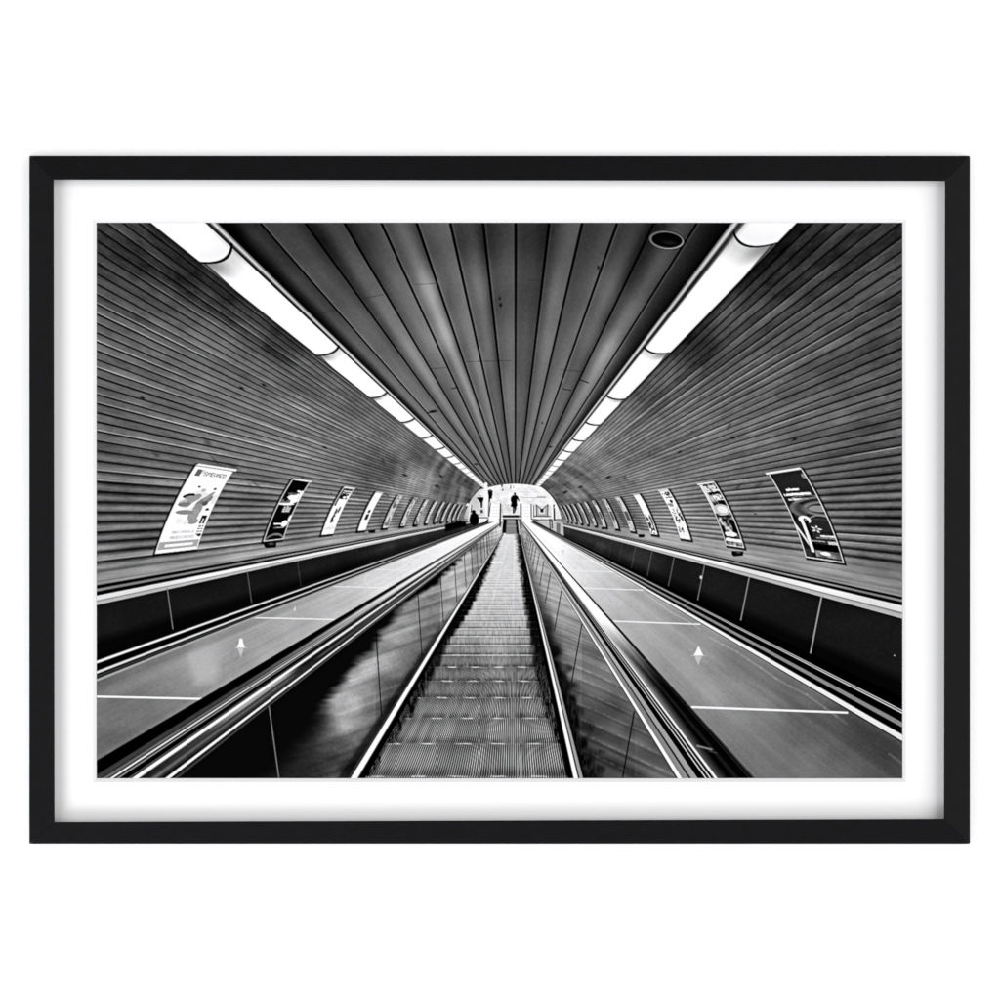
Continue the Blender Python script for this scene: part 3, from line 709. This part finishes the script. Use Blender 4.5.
    line(501.5, 517.9, 520.2, 517.9, 1.2, .93, kG, soft=.4)
    # gate on the right with its M shaped posts
    kM = label('gate', 'small gate of upright posts right of the escalator end in the print')
    poly([(533, 505), (552.5, 505), (552.5, 518), (533, 518)], .86, kM, soft=.8)
    line(531, 504, 531.2, 519, .9, .25, soft=.5); line(533.6, 505, 533.4, 519, .7, .2, soft=.5)
    poly([(536, 504.5), (538, 506), (541.5, 509), (545, 506), (547.5, 504.5), (547.5, 515.5), (536, 515.5)], .68, kM, soft=.9)
    poly([(538.6, 508), (541.3, 510.5), (544.6, 508), (544.6, 513.5), (538.6, 513.5)], .88, None, soft=.6)
    poly([(539.8, 508.5), (543.4, 508.5), (543.2, 512.2), (540.2, 512.2)], .12, None, soft=.6)
    line(536.0, 504.5, 536.2, 515.5, .8, .05, soft=.5); line(547.6, 504.5, 547.3, 515.5, .9, .1, soft=.5)
    line(536.2, 504.8, 541.5, 509.4, .7, .15, soft=.5); line(547, 504.8, 541.8, 509.4, .7, .15, soft=.5)
    line(534, 515.9, 550, 516.1, 1., .08, soft=.5); line(533, 518.1, 552, 518.2, 1.3, .95, kM, soft=.4)
    line(551.3, 503, 552.6, 519, 1.3, .96, kM, soft=.5); line(553.6, 505, 554.2, 521, 1.5, .04, soft=.6); blob(554.5, 507, 1.3, 1.3, .97, 1)
    line(549.4, 519, 550, 529, 1.1, .15, soft=.5); line(551.4, 519, 552, 528, 1.1, .1, soft=.5)
    line(533, 519.6, 548, 519.8, .8, .5, soft=.5)
    poly([(534, 520.5), (553, 520), (563, 523), (563.5, 535.5), (556, 532), (540, 523.5)], .74, None, soft=1.)
    poly([(556, 522.5), (560, 523.5), (560, 534), (556, 532)], .45, None, soft=1.)
    line(549.4, 519, 550, 529, 1.1, .15, soft=.5); line(551.4, 519, 552, 528, 1.1, .1, soft=.5)
    # people
    def person(parts, txt):
        k = label('person', txt)
        for p_ in parts:
            if len(p_) == 4: blob(p_[0], p_[1], p_[2], p_[3], .02, 1, 0, 1, k)
            else: poly(p_[0], p_[1], k, soft=.45)
    person([(514.6, 493.7, 1.15, 1.35), ([(512, 495.5), (513.5, 495), (516, 495), (517.6, 496), (519.4, 500.8), (518.9, 501.3), (516.9, 498.8), (516.7, 502.5), (517.2, 505.2), (516.2, 506.5),
            (515.8, 509.5), (514.4, 513), (512.4, 513.2), (512.6, 507), (510.2, 506.2), (511.2, 502.5), (510.3, 499.5), (510.8, 497)], .02)], 'walking figure seen in the middle of the tunnel exit in the print')
    line(514.1, 508, 513.9, 513, .5, .75, alpha=.6)
    person([([(476.8, 497), (479, 497.3), (481, 496.8), (483.4, 497.2), (483.6, 499), (482.6, 502), (482.4, 507.5), (480.7, 507.5), (480.3, 502.5), (478.4, 500), (477, 498.4)], .05), ([(480.2, 510), (482.4, 509), (483, 512.5), (480.5, 513)], .3)],
           'dim figure at the left of the tunnel exit in the print')
    blob(480.2, 495.2, 1.1, .7, .5, .8)
    person([([(487.6, 490.5), (490, 489), (492.6, 490.8), (492.4, 494), (491.7, 498.6), (488.6, 498.8), (488.2, 494)], .03), ([(488.6, 498.6), (490, 498.6), (490.2, 501.5), (489, 502.5)], .25), ([(492.1, 492), (492.6, 495), (492, 495.5)], .1)],
           'dark figure standing beside the pillar of the tunnel exit in the print')
    blob(490, 490.3, .8, .7, .85, .9)
    person([(473.5, 511.5, 2.0, 2.0), ([(470.5, 514), (472.5, 512.6), (475.5, 512.6), (478, 514.5), (479, 519), (478.6, 523), (474, 525.5), (470.3, 524), (469, 519)], .015)], 'large dark figure at the top of the left wall in the print')
    person([([(500.4, 483.6), (502.8, 483.6), (502.6, 486.5), (501.2, 487.5)], .35), ([(501.8, 489), (503.4, 488.6), (503.3, 490.6), (501.9, 490.8)], .4)], 'tiny figure under the crown of the tunnel exit in the print')
    line(510.5, 485.5, 510.3, 488.5, .9, .35, soft=.5); line(513.5, 486, 513.4, 488, .6, .55, soft=.5)
    # dark wall ends beside the exit
    poly([(445, 524), (460, 520.5), (466, 521.5), (466, 526), (455, 529), (445, 532)], .02, None, soft=1.5)

    X, Y, ax, ay, r, img, lab = FULL; H = img.shape[0]
    # crisp darkroom edges: the print is strongly sharpened, then grain
    def blur(a, n):
        k = np.ones(n, f4)/n; p_ = n//2
        for _ in range(2):
            c = np.cumsum(np.pad(a, ((p_+1, p_), (0, 0)), mode='edge'), 0, dtype=np.float64); a = ((c[n:]-c[:-n])/n).astype(f4)
            c = np.cumsum(np.pad(a, ((0, 0), (p_+1, p_)), mode='edge'), 1, dtype=np.float64); a = ((c[:, n:]-c[:, :-n])/n).astype(f4)
        return a
    img = img+.40*(img-blur(img, 5))+.16*(img-blur(img, 21))
    img = img+.025*vn(X*.45, Y*.5, 203)*S(0, .15, img)*S(1., .85, img)
    img += (.035*(rng.rand(H, W).astype(f4)-.5)+.03*vn(X*1.3, Y*1.3, 201))*S(0, .12, img)*S(1., .85, img)
    np.clip(img, 0, 1, out=img)
    return img, lab, LAB

# ---------------------------------------------------------------------------
#  SCENE   (1 unit of the layout below = 1 mm; x to the right, y down)
# ---------------------------------------------------------------------------
MM = .001
CAM = 4.2                                   # camera to print, metres
HEIGHT = 1.5                                # centre of the picture above the floor
scene = bpy.context.scene
COL = scene.collection

def P(x, y, depth):
    """layout millimetres seen at the print -> a point 'depth' mm in front of the wall"""
    k = (CAM-(depth-PRINT_D)*MM)/CAM
    return Vector(((x-500)*MM*k, -depth*MM, HEIGHT+(500-y)*MM*k))

WALL_D, BACK_D, PRINT_D, MAT_D, FRONT_D = 0., 1.0, 8.5, 10.0, 25.0

def tag(o, label=None, cat=None, kind=None):
    if label: o['label'] = label
    if cat: o['category'] = cat
    if kind: o['kind'] = kind
    return o

def mesh_obj(name, verts, faces, mat, parent=None, smooth=False):
    me = bpy.data.meshes.new(name); me.from_pydata([tuple(v) for v in verts], [], faces); me.update()
    bm = bmesh.new(); bm.from_mesh(me); bmesh.ops.recalc_face_normals(bm, faces=bm.faces); bm.to_mesh(me); bm.free()
    me.materials.append(mat)
    o = bpy.data.objects.new(name, me); COL.objects.link(o)
    if parent: o.parent = parent; o.matrix_parent_inverse = Matrix_inv(parent)
    return o

def Matrix_inv(p): return p.matrix_world.inverted()

def material(name, color, rough=.5, spec=.5):
    m = bpy.data.materials.new(name); m.use_nodes = True
    b = m.node_tree.nodes['Principled BSDF']
    b.inputs['Base Color'].default_value = (*color, 1); b.inputs['Roughness'].default_value = rough
    b.inputs['Specular IOR Level'].default_value = spec
    return m, m.node_tree, b

def add_grain(nt, b, base, amount, scale, bump=0., stretch=(1, 1, 1)):
    N = nt.nodes; L = nt.links
    tc = N.new('ShaderNodeTexCoord'); mp = N.new('ShaderNodeMapping'); mp.inputs['Scale'].default_value = stretch
    no = N.new('ShaderNodeTexNoise'); no.inputs['Scale'].default_value = scale; no.inputs['Detail'].default_value = 6
    L.new(tc.outputs['Object'], mp.inputs[0]); L.new(mp.outputs[0], no.inputs['Vector'])
    mr = N.new('ShaderNodeMapRange'); mr.inputs[1].default_value = .3; mr.inputs[2].default_value = .7
    mr.inputs[3].default_value = 1-amount; mr.inputs[4].default_value = 1+amount
    L.new(no.outputs['Fac'], mr.inputs[0])
    mx = N.new('ShaderNodeVectorMath'); mx.operation = 'SCALE'; mx.inputs[0].default_value = base
    L.new(mr.outputs[0], mx.inputs['Scale']); L.new(mx.outputs[0], b.inputs['Base Color'])
    if bump:
        bp = N.new('ShaderNodeBump'); bp.inputs['Strength'].default_value = bump; bp.inputs['Distance'].default_value = .0002
        L.new(no.outputs['Fac'], bp.inputs['Height']); L.new(bp.outputs[0], b.inputs['Normal'])

M_wall, nt, b = material('white_wall_paint', (.80, .80, .80), .9, .1); add_grain(nt, b, (.80, .80, .80), .01, 30)
M_frame, nt, b = material('black_satin_lacquer', (.0020, .0020, .0026), .5, .07); add_grain(nt, b, (.0016, .0016, .0020), .25, 90, .12, (1, 1, 1))
M_mat, nt, b = material('white_mat_board', (.57, .57, .57), .9, .05); add_grain(nt, b, (.57, .57, .57), .01, 300)
M_core, nt, b = material('mat_board_core', (.475, .475, .475), .9, .05)
M_paper, nt, b = material('photo_paper', (.56, .56, .56), .7, .05)
M_back, nt, b = material('backing_board', (.25, .2, .15), .9, .1)
M_ink, nt, b = material('black_and_white_ink', (.5, .5, .5), .7, .0)
at = nt.nodes.new('ShaderNodeAttribute'); at.attribute_name = 'ink'; nt.links.new(at.outputs['Color'], b.inputs['Base Color'])

# ---- the wall --------------------------------------------------------------
wall = mesh_obj('wall', [(-6, 0, -3), (6, 0, -3), (6, 0, 6), (-6, 0, 6)], [(0, 3, 2, 1)], M_wall)
tag(wall, 'plain bright white wall behind the framed print', 'wall', 'structure')

# ---- the framed print --------------------------------------------------------
root = bpy.data.objects.new('framed_print', None); COL.objects.link(root)
root.location = (0, 0, HEIGHT-.344); root.empty_display_size = .1
tag(root, 'black framed print of a long escalator tunnel with white mat hanging on white wall', 'framed picture')
bpy.context.view_layer.update()

OUT = [(29.3, 156.0), (970.0, 156.0), (970.0, 843.8), (29.3, 843.8)]
INN = [(53.8, 179.7), (945.0, 181.0), (943.9, 819.3), (54.6, 822.2)]
prof = [(0., BACK_D), (0., FRONT_D-3.9), (.012, FRONT_D-3.3), (.035, FRONT_D-2.9), (.955, FRONT_D), (.985, FRONT_D-.3), (1., FRONT_D-1.0), (1., MAT_D+.05), (.72, MAT_D+.05), (.72, BACK_D)]
side_names = ['top', 'right side', 'bottom', 'left side']
for i in range(4):
    j = (i+1) % 4; V = []; F = []
    for (o_, n_) in ((OUT[i], INN[i]), (OUT[j], INN[j])):
        for t, d in prof:
            V.append(P(o_[0]*(1-t)+n_[0]*t, o_[1]*(1-t)+n_[1]*t, d))
    # leave a hair-fine mitre line between neighbouring rails
    c = V[0]; n = len(prof); a0 = (V[n]-V[0]).normalized()*.00012
    V = [v+a0 if k < n else v-a0 for k, v in enumerate(V)]
    for k in range(n): F.append((k, (k+1) % n, n+(k+1) % n, n+k))
    F.append(tuple(range(n))); F.append(tuple(range(2*n-1, n-1, -1)))
    o = mesh_obj('frame_rail', V, F, M_frame, root)
    o['label'] = 'black mitred rail along the %s of the picture frame' % side_names[i]

# mat board: a sheet with a bevelled window
A = [(50, 176), (950, 176), (950, 825.5), (50, 825.5)]
B = [(92.8, 218.6), (906.0, 218.6), (906.0, 782.2), (92.8, 782.2)]
C_ = [(96.2, 222.2), (902.8, 222.2), (902.8, 778.8), (96.2, 778.8)]
V = [P(x, y, MAT_D) for x, y in A]+[P(x, y, MAT_D) for x, y in B]+[P(x, y, MAT_D-1.2) for x, y in A]+[P(x, y, MAT_D-1.2) for x, y in C_]
F = []
for i in range(4):
    j = (i+1) % 4
    F += [(i, j, 4+j, 4+i), (8+i, 12+i, 12+j, 8+j), (i, 8+i, 8+j, j)]
mat_board = mesh_obj('mat_board', V, F, M_mat, root)
bev = mesh_obj('mat_bevel', [V[4+i] for i in range(4)]+[V[12+i] for i in range(4)], [(i, (i+1) % 4, 4+(i+1) % 4, 4+i) for i in range(4)], M_core, root)
bev['label'] = 'thin pale bevelled edge of the mat window round the print'
mat_board['label'] = 'wide white mat board with a bevelled window round the print'
V = [P(x, y, d) for d in (BACK_D+.2, PRINT_D-1.2) for x, y in [(40, 166), (960, 166), (960, 834), (40, 834)]]
bk = mesh_obj('backing_board', V, [(0, 1, 2, 3), (7, 6, 5, 4), (0, 4, 5, 1), (1, 5, 6, 2), (2, 6, 7, 3), (3, 7, 4, 0)], M_back, root)
V = [P(x, y, d) for d in (PRINT_D-.7, PRINT_D-.2) for x, y in [(85, 211), (914, 211), (914, 790), (85, 790)]]
paper = mesh_obj('print', V, [(0, 1, 2, 3), (7, 6, 5, 4), (0, 4, 5, 1), (1, 5, 6, 2), (2, 6, 7, 3), (3, 7, 4, 0)], M_paper, root)
paper['label'] = 'black-and-white photographic print looking down an escalator between poster-lined tunnel walls'
bpy.context.view_layer.update()

# ---- the ink of the print, one flat patch of paper surface per thing shown ----
INK_GAIN = 0.53
img, lab, LAB = paint_print()
H, W = img.shape; q = 2
h2, w2 = H//q, W//q
im = img[:h2*q, :w2*q].reshape(h2, q, w2, q).mean((1, 3))
im = np.clip(im, 0, 1)
lin = np.where(im <= .04045, im/12.92, ((im+.055)/1.055)**2.4)*INK_GAIN
x_ = np.linspace(PX0-.3, PX1+.3, w2); y_ = np.linspace(PY0-.3, PY1+.3, h2)
GX, GY = np.meshgrid(x_, y_)
co = np.stack([(GX-500)*MM, np.full_like(GX, -PRINT_D*MM), HEIGHT+(500-GY)*MM], -1).reshape(-1, 3).astype(np.float32)
colr = np.repeat(lin.reshape(-1, 1), 4, 1).astype(np.float32); colr[:, 3] = 1
cell = lab[:h2*q, :w2*q][::q, ::q][:h2-1, :w2-1].ravel()
jj, ii = np.meshgrid(np.arange(h2-1), np.arange(w2-1), indexing='ij')
v0 = (jj*w2+ii).ravel()
quads = np.stack([v0, v0+w2, v0+w2+1, v0+1], 1).astype(np.int32)
inv_paper = paper.matrix_world.inverted()
for k in sorted(LAB):
    sel = quads[cell == k]
    if len(sel) == 0: continue
    used, invx = np.unique(sel.ravel(), return_inverse=True)
    name, text = LAB[k]
    me = bpy.data.meshes.new(name)
    me.vertices.add(len(used)); me.vertices.foreach_set('co', co[used].ravel())
    nf = len(sel)
    me.loops.add(nf*4); me.loops.foreach_set('vertex_index', invx.astype(np.int32).ravel())
    me.polygons.add(nf); me.polygons.foreach_set('loop_start', np.arange(0, nf*4, 4, dtype=np.int32))
    me.update(calc_edges=True)
    ca = me.color_attributes.new('ink', 'FLOAT_COLOR', 'POINT')
    ca.data.foreach_set('color', colr[used].ravel())
    me.materials.append(M_ink)
    o = bpy.data.objects.new(name, me); COL.objects.link(o)
    o.parent = paper; o.matrix_parent_inverse = inv_paper
    o['label'] = text

# ---- lamps: soft studio light from the front, a little from right and from below left
def area(name, loc, target, size, energy, color=(1, 1, 1)):
    l = bpy.data.lights.new(name, 'AREA'); l.shape = 'RECTANGLE'; l.size, l.size_y = size; l.energy = energy; l.color = color
    o = bpy.data.objects.new(name, l); COL.objects.link(o); o.location = loc
    d = Vector(target)-Vector(loc); o.rotation_euler = d.to_track_quat('-Z', 'Y').to_euler()
    return o
area('softbox_right', (4.2, -4.6, HEIGHT+.6), (0, 0, HEIGHT), (5.0, 4.6), 350)
area('softbox_left', (-3.4, -4.4, HEIGHT+.9), (0, 0, HEIGHT), (3.6, 3.6), 115)
area('softbox_low', (-1.9, -1.7, HEIGHT-2.1), (-.2, 0, HEIGHT-.3), (1.0, 1.0), 60, (.96, .96, 1.0))
w = bpy.data.worlds.new('World'); scene.world = w; w.use_nodes = True
wn = w.node_tree; tc = wn.nodes.new('ShaderNodeTexCoord'); sx = wn.nodes.new('ShaderNodeSeparateXYZ')   # gradient brighter below, an added floor bounce to lift the bottom rail
mr = wn.nodes.new('ShaderNodeMapRange'); mr.inputs[1].default_value = -.45; mr.inputs[2].default_value = .15; mr.inputs[3].default_value = 1.35; mr.inputs[4].default_value = .5
wn.links.new(tc.outputs['Generated'], sx.inputs[0]); wn.links.new(sx.outputs[2], mr.inputs[0])
wn.links.new(mr.outputs[0], wn.nodes['Background'].inputs[1])
wn.nodes['Background'].inputs[0].default_value = (1, 1, 1.02, 1)

cam = bpy.data.cameras.new('camera'); co_ = bpy.data.objects.new('camera', cam); COL.objects.link(co_)
co_.location = (0, -PRINT_D*MM-CAM, HEIGHT); co_.rotation_euler = (math.radians(90), 0, 0)
cam.sensor_width = 36; cam.lens = 36*CAM/1.0; cam.clip_end = 100; cam.clip_start = .05
scene.camera = co_
scene.view_settings.view_transform = 'Standard'; scene.view_settings.look = 'None'
scene.view_settings.exposure = 0; scene.view_settings.gamma = 1; scene.view_settings.use_curve_mapping = False
